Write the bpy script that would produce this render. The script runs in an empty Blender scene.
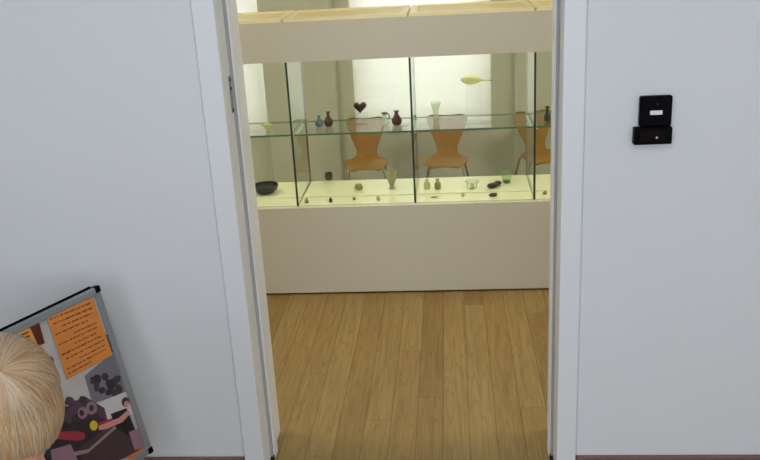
import bpy, bmesh, math, random
from mathutils import Vector, Matrix, noise
random.seed(7)
PI = math.pi
S = bpy.context.scene
COL = S.collection
H = 1.6

# ------------------------------------------------------------------ camera
pitch, yaw, roll, fpx = .334817, .0886842, -.0545197, 875.95
fw = Vector((-math.sin(yaw)*math.cos(pitch), math.cos(yaw)*math.cos(pitch), -math.sin(pitch)))
r0 = Vector((math.cos(yaw), math.sin(yaw), 0)); u0 = r0.cross(fw)
rr = math.cos(roll)*r0 + math.sin(roll)*u0
uu = -math.sin(roll)*r0 + math.cos(roll)*u0
cam = bpy.data.objects.new('camera', bpy.data.cameras.new('camera')); COL.objects.link(cam)
M = Matrix((rr, uu, -fw)).transposed().to_4x4(); M.translation = Vector((0, 0, H))
cam.matrix_world = M
cam.data.sensor_fit = 'HORIZONTAL'; cam.data.sensor_width = 36; cam.data.lens = 36*fpx/760
cam.data.clip_start = .02
S.camera = cam

# ------------------------------------------------------------------ materials
def srgb(r, g, b):
    f = lambda c: (c/255/12.92) if c/255 <= .04045 else ((c/255+.055)/1.055)**2.4
    return (f(r), f(g), f(b), 1)
def newmat(name):
    m = bpy.data.materials.new(name); m.use_nodes = True
    nt = m.node_tree; nt.nodes.clear()
    out = nt.nodes.new('ShaderNodeOutputMaterial')
    return m, nt, out
def N(nt, t, **kw):
    n = nt.nodes.new(t)
    for k, v in kw.items(): setattr(n, k, v)
    return n
def paint(name, col, rough=.6, var=.04, scale=6, bump=0, metal=0, spec=.5, coat=0, trans=0, vec=None, bscale=None):
    """principled surface with a slight procedural mottling of its own colour"""
    m, nt, out = newmat(name)
    p = N(nt, 'ShaderNodeBsdfPrincipled')
    tc = N(nt, 'ShaderNodeTexCoord'); nz = N(nt, 'ShaderNodeTexNoise')
    nz.inputs['Scale'].default_value = scale; nz.inputs['Detail'].default_value = 4
    src = tc.outputs['Object']
    if vec:
        mp = N(nt, 'ShaderNodeMapping'); mp.inputs['Scale'].default_value = vec
        nt.links.new(src, mp.inputs[0]); src = mp.outputs[0]
    nt.links.new(src, nz.inputs['Vector'])
    mx = N(nt, 'ShaderNodeMix', data_type='RGBA')
    a = tuple(max(0, c*(1-var)) for c in col[:3])+(1,); b = tuple(min(1, c*(1+var)) for c in col[:3])+(1,)
    mx.inputs[6].default_value = a; mx.inputs[7].default_value = b
    nt.links.new(nz.outputs['Fac'], mx.inputs[0]); nt.links.new(mx.outputs[2], p.inputs['Base Color'])
    p.inputs['Roughness'].default_value = rough; p.inputs['Metallic'].default_value = metal
    p.inputs['Specular IOR Level'].default_value = spec; p.inputs['Coat Weight'].default_value = coat
    p.inputs['Transmission Weight'].default_value = trans
    if bump:
        n2 = N(nt, 'ShaderNodeTexNoise'); n2.inputs['Scale'].default_value = bscale or scale*12
        nt.links.new(src, n2.inputs['Vector'])
        bp = N(nt, 'ShaderNodeBump'); bp.inputs['Strength'].default_value = bump; bp.inputs['Distance'].default_value = .002
        nt.links.new(n2.outputs['Fac'], bp.inputs['Height']); nt.links.new(bp.outputs[0], p.inputs['Normal'])
    nt.links.new(p.outputs[0], out.inputs[0])
    return m
def glass(name, tint, ior=1.5, rough=.0, body=0, bodycol=None):
    """clear glass: tinted transparency with Fresnel reflection; body mixes in some diffuse (weathered glass)"""
    m, nt, out = newmat(name)
    t = N(nt, 'ShaderNodeBsdfTransparent'); t.inputs[0].default_value = tint
    g = N(nt, 'ShaderNodeBsdfGlossy'); g.inputs['Roughness'].default_value = rough
    f = N(nt, 'ShaderNodeFresnel'); f.inputs[0].default_value = ior
    src = t.outputs[0]
    if body:
        d = N(nt, 'ShaderNodeBsdfTranslucent'); d.inputs[0].default_value = bodycol
        d2 = N(nt, 'ShaderNodeBsdfDiffuse'); d2.inputs[0].default_value = bodycol
        mm = N(nt, 'ShaderNodeMixShader'); mm.inputs[0].default_value = .5
        nt.links.new(d.outputs[0], mm.inputs[1]); nt.links.new(d2.outputs[0], mm.inputs[2])
        tc = N(nt, 'ShaderNodeTexCoord'); nz = N(nt, 'ShaderNodeTexNoise'); nz.inputs['Scale'].default_value = 60
        nt.links.new(tc.outputs['Object'], nz.inputs['Vector'])
        mr = N(nt, 'ShaderNodeMapRange'); mr.inputs[3].default_value = body*.7; mr.inputs[4].default_value = min(1, body*1.3)
        nt.links.new(nz.outputs['Fac'], mr.inputs[0])
        m2 = N(nt, 'ShaderNodeMixShader'); nt.links.new(mr.outputs[0], m2.inputs[0])
        nt.links.new(t.outputs[0], m2.inputs[1]); nt.links.new(mm.outputs[0], m2.inputs[2]); src = m2.outputs[0]
    mx = N(nt, 'ShaderNodeMixShader')
    # outer surfaces reflect; the way out through the far face is clear
    ge = N(nt, 'ShaderNodeNewGeometry'); iv = N(nt, 'ShaderNodeMath', operation='SUBTRACT'); iv.inputs[0].default_value = 1
    ml = N(nt, 'ShaderNodeMath', operation='MULTIPLY')
    nt.links.new(ge.outputs['Backfacing'], iv.inputs[1]); nt.links.new(iv.outputs[0], ml.inputs[0]); nt.links.new(f.outputs[0], ml.inputs[1])
    nt.links.new(ml.outputs[0], mx.inputs[0]); nt.links.new(src, mx.inputs[1]); nt.links.new(g.outputs[0], mx.inputs[2])
    nt.links.new(mx.outputs[0], out.inputs[0])
    return m

def floor_mat():
    m, nt, out = newmat('oak_planks')
    L = nt.links.new
    def math_(op, a, b=None, c=None):
        n = N(nt, 'ShaderNodeMath', operation=op)
        for i, v in enumerate((a, b, c)):
            if v is None: continue
            if isinstance(v, (int, float)): n.inputs[i].default_value = v
            else: L(v, n.inputs[i])
        return n.outputs[0]
    tc = N(nt, 'ShaderNodeTexCoord'); sp = N(nt, 'ShaderNodeSeparateXYZ'); L(tc.outputs['Object'], sp.inputs[0])
    xs = math_('DIVIDE', math_('SUBTRACT', sp.outputs[0], .037), .0885)
    row = math_('FLOOR', xs); fx = math_('FRACT', xs)
    wn = N(nt, 'ShaderNodeTexWhiteNoise', noise_dimensions='1D'); L(row, wn.inputs['W'])
    ys = math_('ADD', math_('DIVIDE', sp.outputs[1], 1.7), math_('MULTIPLY', wn.outputs[0], 5))
    seg = math_('FLOOR', ys); fy = math_('FRACT', ys)
    cb = N(nt, 'ShaderNodeCombineXYZ'); L(row, cb.inputs[0]); L(seg, cb.inputs[1])
    w2 = N(nt, 'ShaderNodeTexWhiteNoise', noise_dimensions='2D'); L(cb.outputs[0], w2.inputs[0])
    # grain: coordinates shifted per board, long along Y
    off = N(nt, 'ShaderNodeVectorMath', operation='MULTIPLY_ADD')
    L(w2.outputs['Color'], off.inputs[0]); off.inputs[1].default_value = (7, 9, 5); L(tc.outputs['Object'], off.inputs[2])
    mp = N(nt, 'ShaderNodeMapping'); mp.inputs['Scale'].default_value = (70, 2.6, 1); L(off.outputs[0], mp.inputs[0])
    n1 = N(nt, 'ShaderNodeTexNoise'); n1.inputs['Scale'].default_value = 1.0; n1.inputs['Detail'].default_value = 6; n1.inputs['Roughness'].default_value = .65
    L(mp.outputs[0], n1.inputs['Vector'])
    mp2 = N(nt, 'ShaderNodeMapping'); mp2.inputs['Scale'].default_value = (14, 1.3, 1); L(off.outputs[0], mp2.inputs[0])
    n2 = N(nt, 'ShaderNodeTexNoise'); n2.inputs['Scale'].default_value = 1.0; n2.inputs['Detail'].default_value = 2; L(mp2.outputs[0], n2.inputs['Vector'])
    ring = math_('FRACT', math_('MULTIPLY', n2.outputs['Fac'], 11))
    ringd = math_('ABSOLUTE', math_('SUBTRACT', ring, .5))
    rmask = N(nt, 'ShaderNodeMapRange'); L(ringd, rmask.inputs[0]); rmask.inputs[1].default_value = .5; rmask.inputs[2].default_value = .25
    rmask.inputs[3].default_value = 1; rmask.inputs[4].default_value = 0
    cr = N(nt, 'ShaderNodeValToRGB')
    els = cr.color_ramp.elements
    els[0].position = 0; els[0].color = srgb(138, 110, 60); els[1].position = 1; els[1].color = srgb(154, 128, 78)
    e = els.new(.45); e.color = srgb(147, 119, 68)
    L(w2.outputs[0], cr.inputs[0])
    g = N(nt, 'ShaderNodeMapRange'); L(n1.outputs['Fac'], g.inputs[0]); g.inputs[1].default_value = .3; g.inputs[2].default_value = .7
    g.inputs[3].default_value = .77; g.inputs[4].default_value = 1.1
    g2 = math_('MULTIPLY', g.outputs[0], math_('SUBTRACT', 1.0, math_('MULTIPLY', rmask.outputs[0], .17)))
    vm = N(nt, 'ShaderNodeVectorMath', operation='SCALE'); L(cr.outputs[0], vm.inputs[0]); L(g2, vm.inputs['Scale'])
    # joints
    ex = math_('MINIMUM', fx, math_('SUBTRACT', 1.0, fx)); ey = math_('MULTIPLY', math_('MINIMUM', fy, math_('SUBTRACT', 1.0, fy)), 19)
    ed = math_('MINIMUM', ex, ey)
    jm = N(nt, 'ShaderNodeMapRange'); L(ed, jm.inputs[0]); jm.inputs[1].default_value = .008; jm.inputs[2].default_value = .03
    jm.inputs[3].default_value = .64; jm.inputs[4].default_value = 1
    vm2 = N(nt, 'ShaderNodeVectorMath', operation='SCALE'); L(vm.outputs[0], vm2.inputs[0]); L(jm.outputs[0], vm2.inputs['Scale'])
    p = N(nt, 'ShaderNodeBsdfPrincipled'); L(vm2.outputs[0], p.inputs['Base Color'])
    p.inputs['Roughness'].default_value = .42; p.inputs['Specular IOR Level'].default_value = .35
    bp = N(nt, 'ShaderNodeBump'); bp.inputs['Strength'].default_value = .25; bp.inputs['Distance'].default_value = .001
    L(math_('ADD', jm.outputs[0], math_('MULTIPLY', n1.outputs['Fac'], .3)), bp.inputs['Height']); L(bp.outputs[0], p.inputs['Normal'])
    L(p.outputs[0], out.inputs[0])
    return m

def cloth_mat(name, col, tr=.55):
    m, nt, out = newmat(name)
    d = N(nt, 'ShaderNodeBsdfDiffuse'); t = N(nt, 'ShaderNodeBsdfTranslucent')
    tc = N(nt, 'ShaderNodeTexCoord'); w = N(nt, 'ShaderNodeTexNoise'); w.inputs['Scale'].default_value = 3
    mp = N(nt, 'ShaderNodeMapping'); mp.inputs['Scale'].default_value = (60, 1, 60)
    nt.links.new(tc.outputs['Object'], mp.inputs[0]); nt.links.new(mp.outputs[0], w.inputs['Vector'])
    mx = N(nt, 'ShaderNodeMix', data_type='RGBA'); mx.inputs[6].default_value = tuple(c*.95 for c in col[:3])+(1,); mx.inputs[7].default_value = col
    nt.links.new(w.outputs['Fac'], mx.inputs[0])
    nt.links.new(mx.outputs[2], d.inputs[0]); nt.links.new(mx.outputs[2], t.inputs[0])
    ms = N(nt, 'ShaderNodeMixShader'); ms.inputs[0].default_value = tr
    nt.links.new(d.outputs[0], ms.inputs[1]); nt.links.new(t.outputs[0], ms.inputs[2]); nt.links.new(ms.outputs[0], out.inputs[0])
    return m

MT = {}
MT['wall'] = paint('hall_wall_paint', srgb(226, 228, 230), .75, .012, 3, bump=.12, bscale=60)
MT['frame'] = paint('door_frame_enamel', srgb(232, 234, 236), .4, .01, 4)
MT['seal'] = paint('grey_rubber_seal', srgb(168, 167, 168), .7, .08, 20)
MT['dark_rubber'] = paint('black_rubber', srgb(25, 22, 22), .7, .1, 20)
MT['room_wall'] = paint('cream_wall_paint', srgb(203, 206, 184), .8, .02, 3)
MT['ceil'] = paint('ceiling_paint', srgb(238, 236, 230), .9, .01, 3)
MT['floor'] = floor_mat()
MT['board'] = paint('stained_baseboard', srgb(128, 92, 82), .5, .15, 4, vec=(1, 12, 30))
MT['case'] = paint('case_lacquer', srgb(204, 200, 184), .5, .012, 3)
MT['bed'] = paint('cream_display_board', srgb(238, 236, 205), .18, .02, 5, spec=.35)
MT['rail'] = paint('pale_wood_rail', srgb(240, 230, 182), .4, .05, 4, vec=(2, 40, 40))
MT['rail_dark'] = paint('rail_groove', srgb(230, 214, 156), .45, .05, 6)
MT['black'] = paint('shadow_plinth_black', srgb(28, 22, 20), .7, .1, 6)
MT['pane'] = glass('pane_glass', (.976, .988, .972, 1), 1.55)
MT['edge'] = paint('glass_cut_edge', srgb(40, 62, 48), .25, .12, 12, spec=.6)
MT['shelf_edge'] = paint('shelf_cut_edge', srgb(84, 122, 92), .2, .12, 10, spec=.6)
MT['part_glass'] = glass('partition_glass', (.95, .975, .935, 1), 1.65)
MT['shelf_glass'] = glass('shelf_glass', (.965, .985, .96, 1), 1.75)
MT['chrome'] = paint('chrome', srgb(215, 215, 215), .18, .02, 10, metal=1)
MT['rail_clear'] = paint('pale_glass_rail', srgb(150, 172, 165), .15, .05, 10, spec=.8)
MT['steel'] = paint('brushed_steel', srgb(150, 150, 146), .35, .05, 10, metal=1)
MT['alu'] = paint('grey_aluminium', srgb(150, 154, 158), .38, .03, 12, metal=.55)
MT['ply'] = paint('beech_ply', srgb(156, 110, 14), .6, .10, 3, vec=(30, 3, 3), spec=.3)
MT['plyedge'] = paint('dark_ply_edge', srgb(112, 66, 26), .5, .1, 8)
MT['plastic'] = paint('black_plastic', srgb(7, 7, 9), .5, .1, 10, spec=.06)
MT['darkred'] = paint('dark_red_plastic', srgb(22, 6, 6), .3, .1, 10, spec=.1)
MT['white'] = paint('white_label', srgb(235, 235, 235), .5, .02, 30)
MT['blind'] = cloth_mat('white_blind_cloth', (.93, .925, .90, 1), .55)
MT['winframe'] = paint('window_frame_white', srgb(235, 235, 230), .4, .02, 5)

# ------------------------------------------------------------------ mesh helpers
class MB:
    def __init__(s): s.v = []; s.f = []; s.m = []
    def add(s, vs, fs, mi=0):
        o = len(s.v); s.v += [tuple(v) for v in vs]; s.f += [tuple(i+o for i in f) for f in fs]; s.m += [mi]*len(fs)
    def box(s, a, b, mi=0, mat=None):
        (x0, y0, z0), (x1, y1, z1) = a, b
        vs = [Vector(p) for p in ((x0,y0,z0),(x1,y0,z0),(x1,y1,z0),(x0,y1,z0),(x0,y0,z1),(x1,y0,z1),(x1,y1,z1),(x0,y1,z1))]
        if mat: vs = [mat @ v for v in vs]
        s.add(vs, [(0,3,2,1),(4,5,6,7),(0,1,5,4),(1,2,6,5),(2,3,7,6),(3,0,4,7)], mi); return s
    def lathe(s, prof, seg=24, mi=0, mat=None, cap=True):
        vs = []; fs = []
        for r, z in prof:
            for k in range(seg):
                a = 2*PI*k/seg; vs.append(Vector((r*math.cos(a), r*math.sin(a), z)))
        for i in range(len(prof)-1):
            for k in range(seg):
                k2 = (k+1) % seg
                fs.append((i*seg+k, i*seg+k2, (i+1)*seg+k2, (i+1)*seg+k))
        if cap:
            fs.append(tuple(reversed(range(seg)))); n = (len(prof)-1)*seg; fs.append(tuple(range(n, n+seg)))
        if mat: vs = [mat @ v for v in vs]
        s.add(vs, fs, mi); return s
    def tube(s, pts, r, seg=10, mi=0):
        pts = [Vector(p) for p in pts]; rs = r if isinstance(r, (list, tuple)) else [r]*len(pts)
        vs = []; fs = []; prev = None
        for i, p in enumerate(pts):
            d = (pts[min(i+1, len(pts)-1)]-pts[max(i-1, 0)]).normalized()
            if prev is None:
                n = d.orthogonal().normalized()
            else:
                n = (prev - d*prev.dot(d)).normalized()
            prev = n; b = d.cross(n)
            for k in range(seg):
                a = 2*PI*k/seg; vs.append(p+rs[i]*(math.cos(a)*n+math.sin(a)*b))
        for i in range(len(pts)-1):
            for k in range(seg):
                k2 = (k+1) % seg; fs.append((i*seg+k, i*seg+k2, (i+1)*seg+k2, (i+1)*seg+k))
        fs.append(tuple(reversed(range(seg)))); n = (len(pts)-1)*seg; fs.append(tuple(range(n, n+seg)))
        s.add(vs, fs, mi); return s
    def blob(s, c, rad, mi=0, mat=None, seg=20, ring=12, fn=None):
        vs = []; fs = []
        for i in range(ring+1):
            t = PI*i/ring
            for k in range(seg):
                a = 2*PI*k/seg
                v = Vector((math.sin(t)*math.cos(a), math.sin(t)*math.sin(a), math.cos(t)))
                if fn: v = fn(v)
                v = Vector((v.x*rad[0], v.y*rad[1], v.z*rad[2]))
                if mat: v = mat @ v
                vs.append(v+Vector(c))
        for i in range(ring):
            for k in range(seg):
                k2 = (k+1) % seg; fs.append((i*seg+k, (i+1)*seg+k, (i+1)*seg+k2, i*seg+k2))
        s.add(vs, fs, mi); return s
    def build(s, name, mats, parent=None, smooth=False, bevel=0, loc=None, segs=2):
        me = bpy.data.meshes.new(name); me.from_pydata(s.v, [], s.f)
        mats = mats if isinstance(mats, (list, tuple)) else [mats]
        for m in mats: me.materials.append(MT[m] if isinstance(m, str) else m)
        me.polygons.foreach_set('material_index', s.m)
        bm = bmesh.new(); bm.from_mesh(me); bmesh.ops.remove_doubles(bm, verts=bm.verts, dist=1e-6)
        bmesh.ops.recalc_face_normals(bm, faces=bm.faces)
        if bevel:
            es = [e for e in bm.edges if len(e.link_faces) == 2 and e.calc_face_angle(0) > .6]
            bmesh.ops.bevel(bm, geom=es, offset=bevel, segments=segs, affect='EDGES', profile=.5)
        bm.to_mesh(me); bm.free()
        if smooth:
            me.polygons.foreach_set('use_smooth', [True]*len(me.polygons))
            try: me.set_sharp_from_angle(angle=math.radians(42))
            except Exception: pass
        me.update()
        o = bpy.data.objects.new(name, me); COL.objects.link(o)
        if loc: o.location = loc
        if parent: o.parent = parent
        return o
def tag(o, label=None, cat=None, group=None, kind=None):
    if label: o['label'] = label
    if cat: o['category'] = cat
    if group: o['group'] = group
    if kind: o['kind'] = kind
    return o
def empty(name, loc, rz=0, label=None, cat=None, group=None):
    o = bpy.data.objects.new(name, None); COL.objects.link(o); o.empty_display_size = .05
    o.location = loc; o.rotation_euler = (0, 0, rz)
    return tag(o, label, cat, group)
def struct(mb, name, mats, label, **kw):
    o = mb.build(name, mats, **kw); return tag(o, label, kind='structure')
def area(name, loc, size, rot, power, col=(1, 1, 1), sy=None, spread=None):
    l = bpy.data.lights.new(name, 'AREA'); l.energy = power; l.color = col; l.size = size
    if sy: l.shape = 'RECTANGLE'; l.size_y = sy
    if spread: l.spread = spread
    o = bpy.data.objects.new(name, l); COL.objects.link(o); o.location = loc; o.rotation_euler = rot
    return o

# ------------------------------------------------------------------ the setting
XA, XB, YA, YW0, YW1, YB, ZC = -3.0, 2.6, -1.9, 2.296, 2.542, 5.5, 2.8
OL, OR, OT = -.601, .291, 2.06           # door opening
struct(MB().box((XA-.1, YA-.1, -.1), (XB+.1, YB+.3, 0)), 'floor', 'floor', 'oak plank floor running from the hall through the doorway to the windows')
struct(MB().box((XA-.1, YA-.1, ZC), (XB+.1, YB+.3, ZC+.1)), 'ceiling', 'ceil', 'plain white ceiling over hall and gallery')
def wall_strip(mb, x0, x1, y0, y1, z0, z1): mb.box((x0, y0, z0), (x1, y1, z1))
w = MB()
g = .0045
w.box((XA, YW0, 0), (OL-.06-g, YW1, ZC)); w.box((OR+.056+g, YW0, 0), (XB, YW1, ZC)); w.box((OL-.06-g, YW0, OT+.06+g), (OR+.056+g, YW1, ZC))
# masonry behind the door casing
w.box((OL-.06-g, YW0+.02, 0), (OL-.004, YW1, OT+.06+g)); w.box((OR+.004, YW0+.02, 0), (OR+.056+g, YW1, OT+.06+g)); w.box((OL-.004, YW0+.02, OT+.004), (OR+.004, YW1, OT+.06+g))
for xa, xb in ((OL-.06-g, OL-.06), (OR+.056, OR+.056+g)): w.box((xa, YW0+.003, .067), (xb, YW0+.02, OT+.06))
struct(w, 'wall_front', 'wall', 'white hall wall pierced by the doorway')
struct(MB().box((XA-.1, YA, 0), (XA, YB, ZC)), 'wall_left', 'wall', 'plain side wall on the left of the hall')
struct(MB().box((XB, YA, 0), (XB+.1, YB, ZC)), 'wall_right', 'wall', 'plain side wall on the right of the hall')
# hall wall behind the viewer, with a wide window opening
w = MB(); hx0, hx1, hz0, hz1 = -2.0, 2.1, .6, 2.6
w.box((XA, YA-.1, 0), (hx0, YA, ZC)); w.box((hx1, YA-.1, 0), (XB, YA, ZC)); w.box((hx0, YA-.1, 0), (hx1, YA, hz0)); w.box((hx0, YA-.1, hz1), (hx1, YA, ZC))
struct(w, 'wall_rear', 'wall', 'hall wall behind the viewer with a wide window')
def window(n, x0, x1, z0, z1, y, label):
    o = MB(); t = .05
    o.box((x0, y, z0), (x0+t, y+.05, z1)); o.box((x1-t, y, z0), (x1, y+.05, z1)); o.box((x0+t, y, z0), (x1-t, y+.05, z0+t)); o.box((x0+t, y, z1-t), (x1-t, y+.05, z1))
    wo = tag(o.build('window_%d' % n, 'winframe', bevel=.004), label, kind='structure')
    MB().box((x0+t, y+.02, z0+t), (x1-t, y+.026, z1-t)).build('pane', 'pane', wo)
    return wo
window(4, hx0, hx1, hz0, hz1, YA-.09, 'wide hall window behind the viewer')
# gallery back wall: three tall low-silled windows, piers standing proud between them
W = [(-2.16, -1.168), (-.60, .25), (.97, 1.82)]; SZ, WT = .40, 2.35
w = MB(); edges = [XA]+[e for p in W for e in p]+[XB]
for i in range(0, len(edges), 2): w.box((edges[i], YB, 0), (edges[i+1], YB+.2, ZC))
for a, b in W: w.box((a, YB, 0), (b, YB+.2, SZ)); w.box((a, YB, WT), (b, YB+.2, ZC))
struct(w, 'wall_back', 'room_wall', 'beige gallery wall with tall windows behind the display case')
struct(MB().box((-1.168, YB-.05, 0), (-.71, YB, ZC)), 'trim_4', 'room_wall', 'shallow wall pier between the left and middle windows', bevel=.012)
struct(MB().box((.40, YB-.05, 0), (.84, YB, ZC)), 'trim_5', 'room_wall', 'shallow wall pier right of the middle window', bevel=.012)
for i, (a, b) in enumerate(W): window(i+1, a, b, SZ, WT, YB+.1, 'tall gallery window behind a white blind')
BL = [(-2.2, -1.19, 'white roller blind glowing at the far left of the gallery windows'), (-.605, .255, 'bright white roller blind on the window straight behind the display case'), (.93, 1.85, 'white roller blind on the right gallery window')]
for a, b, lab in BL:
    e = empty('roller_blind', ((a+b)/2, YB-.03, WT+.12), 0, lab, 'blind', 'roller blinds on the gallery windows')
    hw = (b-a)/2
    c = MB(); n = 14
    for k in range(n+1): pass
    c.box((-hw, .022, SZ-.03-WT-.12), (hw, .0235, 0)); c.build('cloth', 'blind', e)
    MB().box((-hw, .014, SZ-.055-WT-.12), (hw, .029, SZ-.03-WT-.12)).build('bottom_rail', 'winframe', e, bevel=.003)
    MB().tube([(-hw, .0, .0), (hw, .0, .0)], .022, 16).build('roller', 'winframe', e, smooth=True)

# baseboards in the hall
struct(MB().box((XA, YW0-.014, 0), (OL-.06-.004, YW0, .066)), 'baseboard_left', 'board', 'reddish brown wooden baseboard left of the doorway', bevel=.002)
struct(MB().box((OR+.056+.004, YW0-.014, 0), (XB, YW0, .066)), 'baseboard_right', 'board', 'reddish brown wooden baseboard right of the doorway', bevel=.002)

# door frame: casing face, rebate, seal, stop, lining
def jamb(name, xi, s, label, cw):
    # s = +1 : opening lies towards +x (left jamb); xi = inner face of the jamb
    def bx(mb, xa, xb, y0, y1, z1, mi, z0=0.0):
        mb.box((min(xa, xb), y0, z0), (max(xa, xb), y1, z1), mi)
    m = MB()
    bx(m, xi-s*cw, xi, 2.284, 2.316, OT, 0)                      # casing
    bx(m, xi-s*.004, xi, 2.316, YW1, OT, 0)                   # lining
    bx(m, xi, xi+s*.013, 2.385, 2.425, OT, 0)                   # stop
    t = m.build(name, 'frame', bevel=.0025); tag(t, label, kind='structure')
    m = MB(); bx(m, xi, xi+s*.007, 2.374, 2.385, OT, 0, .012)
    m.build('seal', 'seal', t)
    m = MB(); bx(m, xi, xi+s*.010, 2.366, 2.384, .012, 0)
    m.build('seal_end', 'dark_rubber', t)
    return t
tl = jamb('trim_1', OL, 1, 'white painted left jamb of the doorway', .060)
tr = jamb('trim_2', OR, -1, 'white painted right jamb of the doorway', .056)
struct(MB().box((OL-.06, 2.284, OT), (OR+.056, 2.316, OT+.06)).box((OL, 2.316, OT), (OR, YW1, OT+.004)), 'trim_3', 'frame', 'white painted head of the doorway', bevel=.0025)
sp = MB().box((OL, 2.352, 1.13), (OL+.0022, 2.367, 1.232)).build('strike_plate', 'steel', tl, bevel=.0006)
for z in (1.222, 1.198, 1.138):
    MB().lathe([(.0052, 0), (.0052, .0014), (.003, .0022)], 12, mat=Matrix.Translation((OL+.0022, 2.3595, z)) @ Matrix.Rotation(PI/2, 4, 'Y')).build('screw', 'dark_rubber', sp, smooth=True)

# ------------------------------------------------------------------ black wall devices
d = empty('card_reader', (.528, YW0, 1.109), 0, 'black square wall unit with a small white label, mounted above a black plate', 'wall unit')
MB().box((-.041, -.020, -.040), (.041, 0, .040)).build('housing', 'plastic', d, bevel=.005, segs=3)
MB().box((-.015, -.0207, -.008), (.016, -.0197, .003)).build('label_plate', 'white', d)
MB().lathe([(.003, 0), (.003, .0012), (.001, .002)], 12, mat=Matrix.Translation((.002, -.0199, .020)) @ Matrix.Rotation(PI/2, 4, 'X')).build('indicator', 'dark_rubber', d, smooth=True)
d = empty('wall_plate', (.5225, YW0, 1.0455), 0, 'black oblong wall plate with a dark red window, below the square unit', 'wall unit')
MB().box((-.0485, -.026, -.0225), (.0485, 0, .0225)).build('housing', 'plastic', d, bevel=.003, segs=3)
MB().box((-.032, -.0268, -.014), (.028, -.0258, .012)).build('window', 'darkred', d, bevel=.0004)
MB().lathe([(.0035, 0), (.0035, .001), (.0022, .0024), (.0005, .003)], 14, mat=Matrix.Translation((.009, -.0268, -.004)) @ Matrix.Rotation(PI/2, 4, 'X')).build('button', 'chrome', d, smooth=True)

# ------------------------------------------------------------------ display case
CY0, CY1 = 3.70, 4.10
PX = [-1.2155, -.692, -.166, .356, .879]
ZB, ZG0, ZG1, ZT, ZS = .03, .43, 1.07, 1.243, .756
CX0, CX1 = PX[0]-.006, PX[-1]+.006
case = empty('display_case', ((CX0+CX1)/2, (CY0+CY1)/2, 0), 0, 'long grey beige museum showcase with lit glass bays and one glass shelf', 'display case')
cl = Vector(case.location)
def cpart(mb, name, mats, **kw):
    o = mb.build(name, mats, case, **kw); o.location = -cl; return o
cpart(MB().box((CX0+.03, CY0+.03, 0), (CX1-.03, CY1-.03, ZB)), 'kick_plinth', 'black')
o = cpart(MB().box((CX0, CY0, ZB-.022), (CX1, CY1, ZG0-.008)), 'cabinet_base', 'case', bevel=.0015)
cpart(MB().box((CX0+.012, CY0+.012, ZG0-.008), (CX1-.012, CY1-.004, ZG0)), 'display_bed', 'bed')
for i in range(4):
    cpart(MB().box((PX[i]+.012, CY0+.125, ZG0), (PX[i+1]-.012, CY1-.02, ZG0+.006)), 'raised_board', 'bed', bevel=.0015)
# header: a hollow box
hd = MB()
hd.box((CX0, CY0, ZG1), (CX1, CY0+.018, ZT-.006)).box((CX0, CY1-.018, ZG1), (CX1, CY1, ZT-.006)).box((CX0, CY0+.018, ZG1), (CX0+.018, CY1-.018, ZT-.006)).box((CX1-.018, CY0+.018, ZG1), (CX1, CY1-.018, ZT-.006))
hd.box((CX0+.018, CY0+.018, ZT-.016), (CX1-.018, CY1-.018, ZT-.006))
cpart(hd, 'header', 'case')
for i in range(4):
    a, b = PX[i]+.004, PX[i+1]-.004
    o = MB().box((a, CY0+.004, ZT-.006), (b, CY0+.055, ZT+.006)).box((a, CY1-.055, ZT-.006), (b, CY1-.004, ZT+.006)).box((a, CY0+.055, ZT-.006), (a+.03, CY1-.055, ZT+.004)).box((b-.03, CY0+.055, ZT-.006), (b, CY1-.055, ZT+.004))
    lid = cpart(o, 'lid_frame', 'rail')
    MB().box((a+.03, CY0+.055, ZT-.005), (b-.03, CY1-.055, ZT+.001)).build('lid_insert', 'rail_dark', lid)
def pane_box(a, b, name, face, edge, axis):
    """pane with clear faces and dark cut edges; axis = thin axis"""
    m = MB(); m.box(a, b)
    nrm = [(2), (2), (1), (0), (1), (0)]      # axis of each face in box()
    m.m = [0 if nrm[i] == axis else 1 for i in range(6)]
    return cpart(m, name, [face, edge])
for x in PX: pane_box((x-.0045, CY0+.003, ZG0), (x+.0045, CY1-.008, ZG1), 'partition', 'part_glass', 'edge', 0)
for i in range(4):
    a, b = PX[i]+.0055, PX[i+1]-.0055
    pane_box((a, CY0+.002, ZG0), (b, CY0+.006, ZG1), 'front_pane', 'pane', 'pane', 1)
    pane_box((a, CY1-.010, ZG0), (b, CY1-.004, ZG1), 'back_pane', 'pane', 'pane', 1)
    sh = pane_box((a, CY0+.010, ZS-.008), (b, CY0+.285, ZS), 'shelf', 'shelf_glass', 'shelf_edge', 2)
    for sx in (a, b):
        s_ = 1 if sx == a else -1
        MB().box((min(sx, sx+s_*.010), CY0+.03, ZS-.014), (max(sx, sx+s_*.010), CY0+.253, ZS-.0085)).build('shelf_rail', 'rail_clear', sh, bevel=.0008)
        for cy in (CY0+.012, CY0+.255):
            MB().box((min(sx, sx+s_*.012), cy, ZS-.015), (max(sx, sx+s_*.010), cy+.016, ZS-.0085)).build('shelf_clip', 'chrome', sh, bevel=.001)

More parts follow.
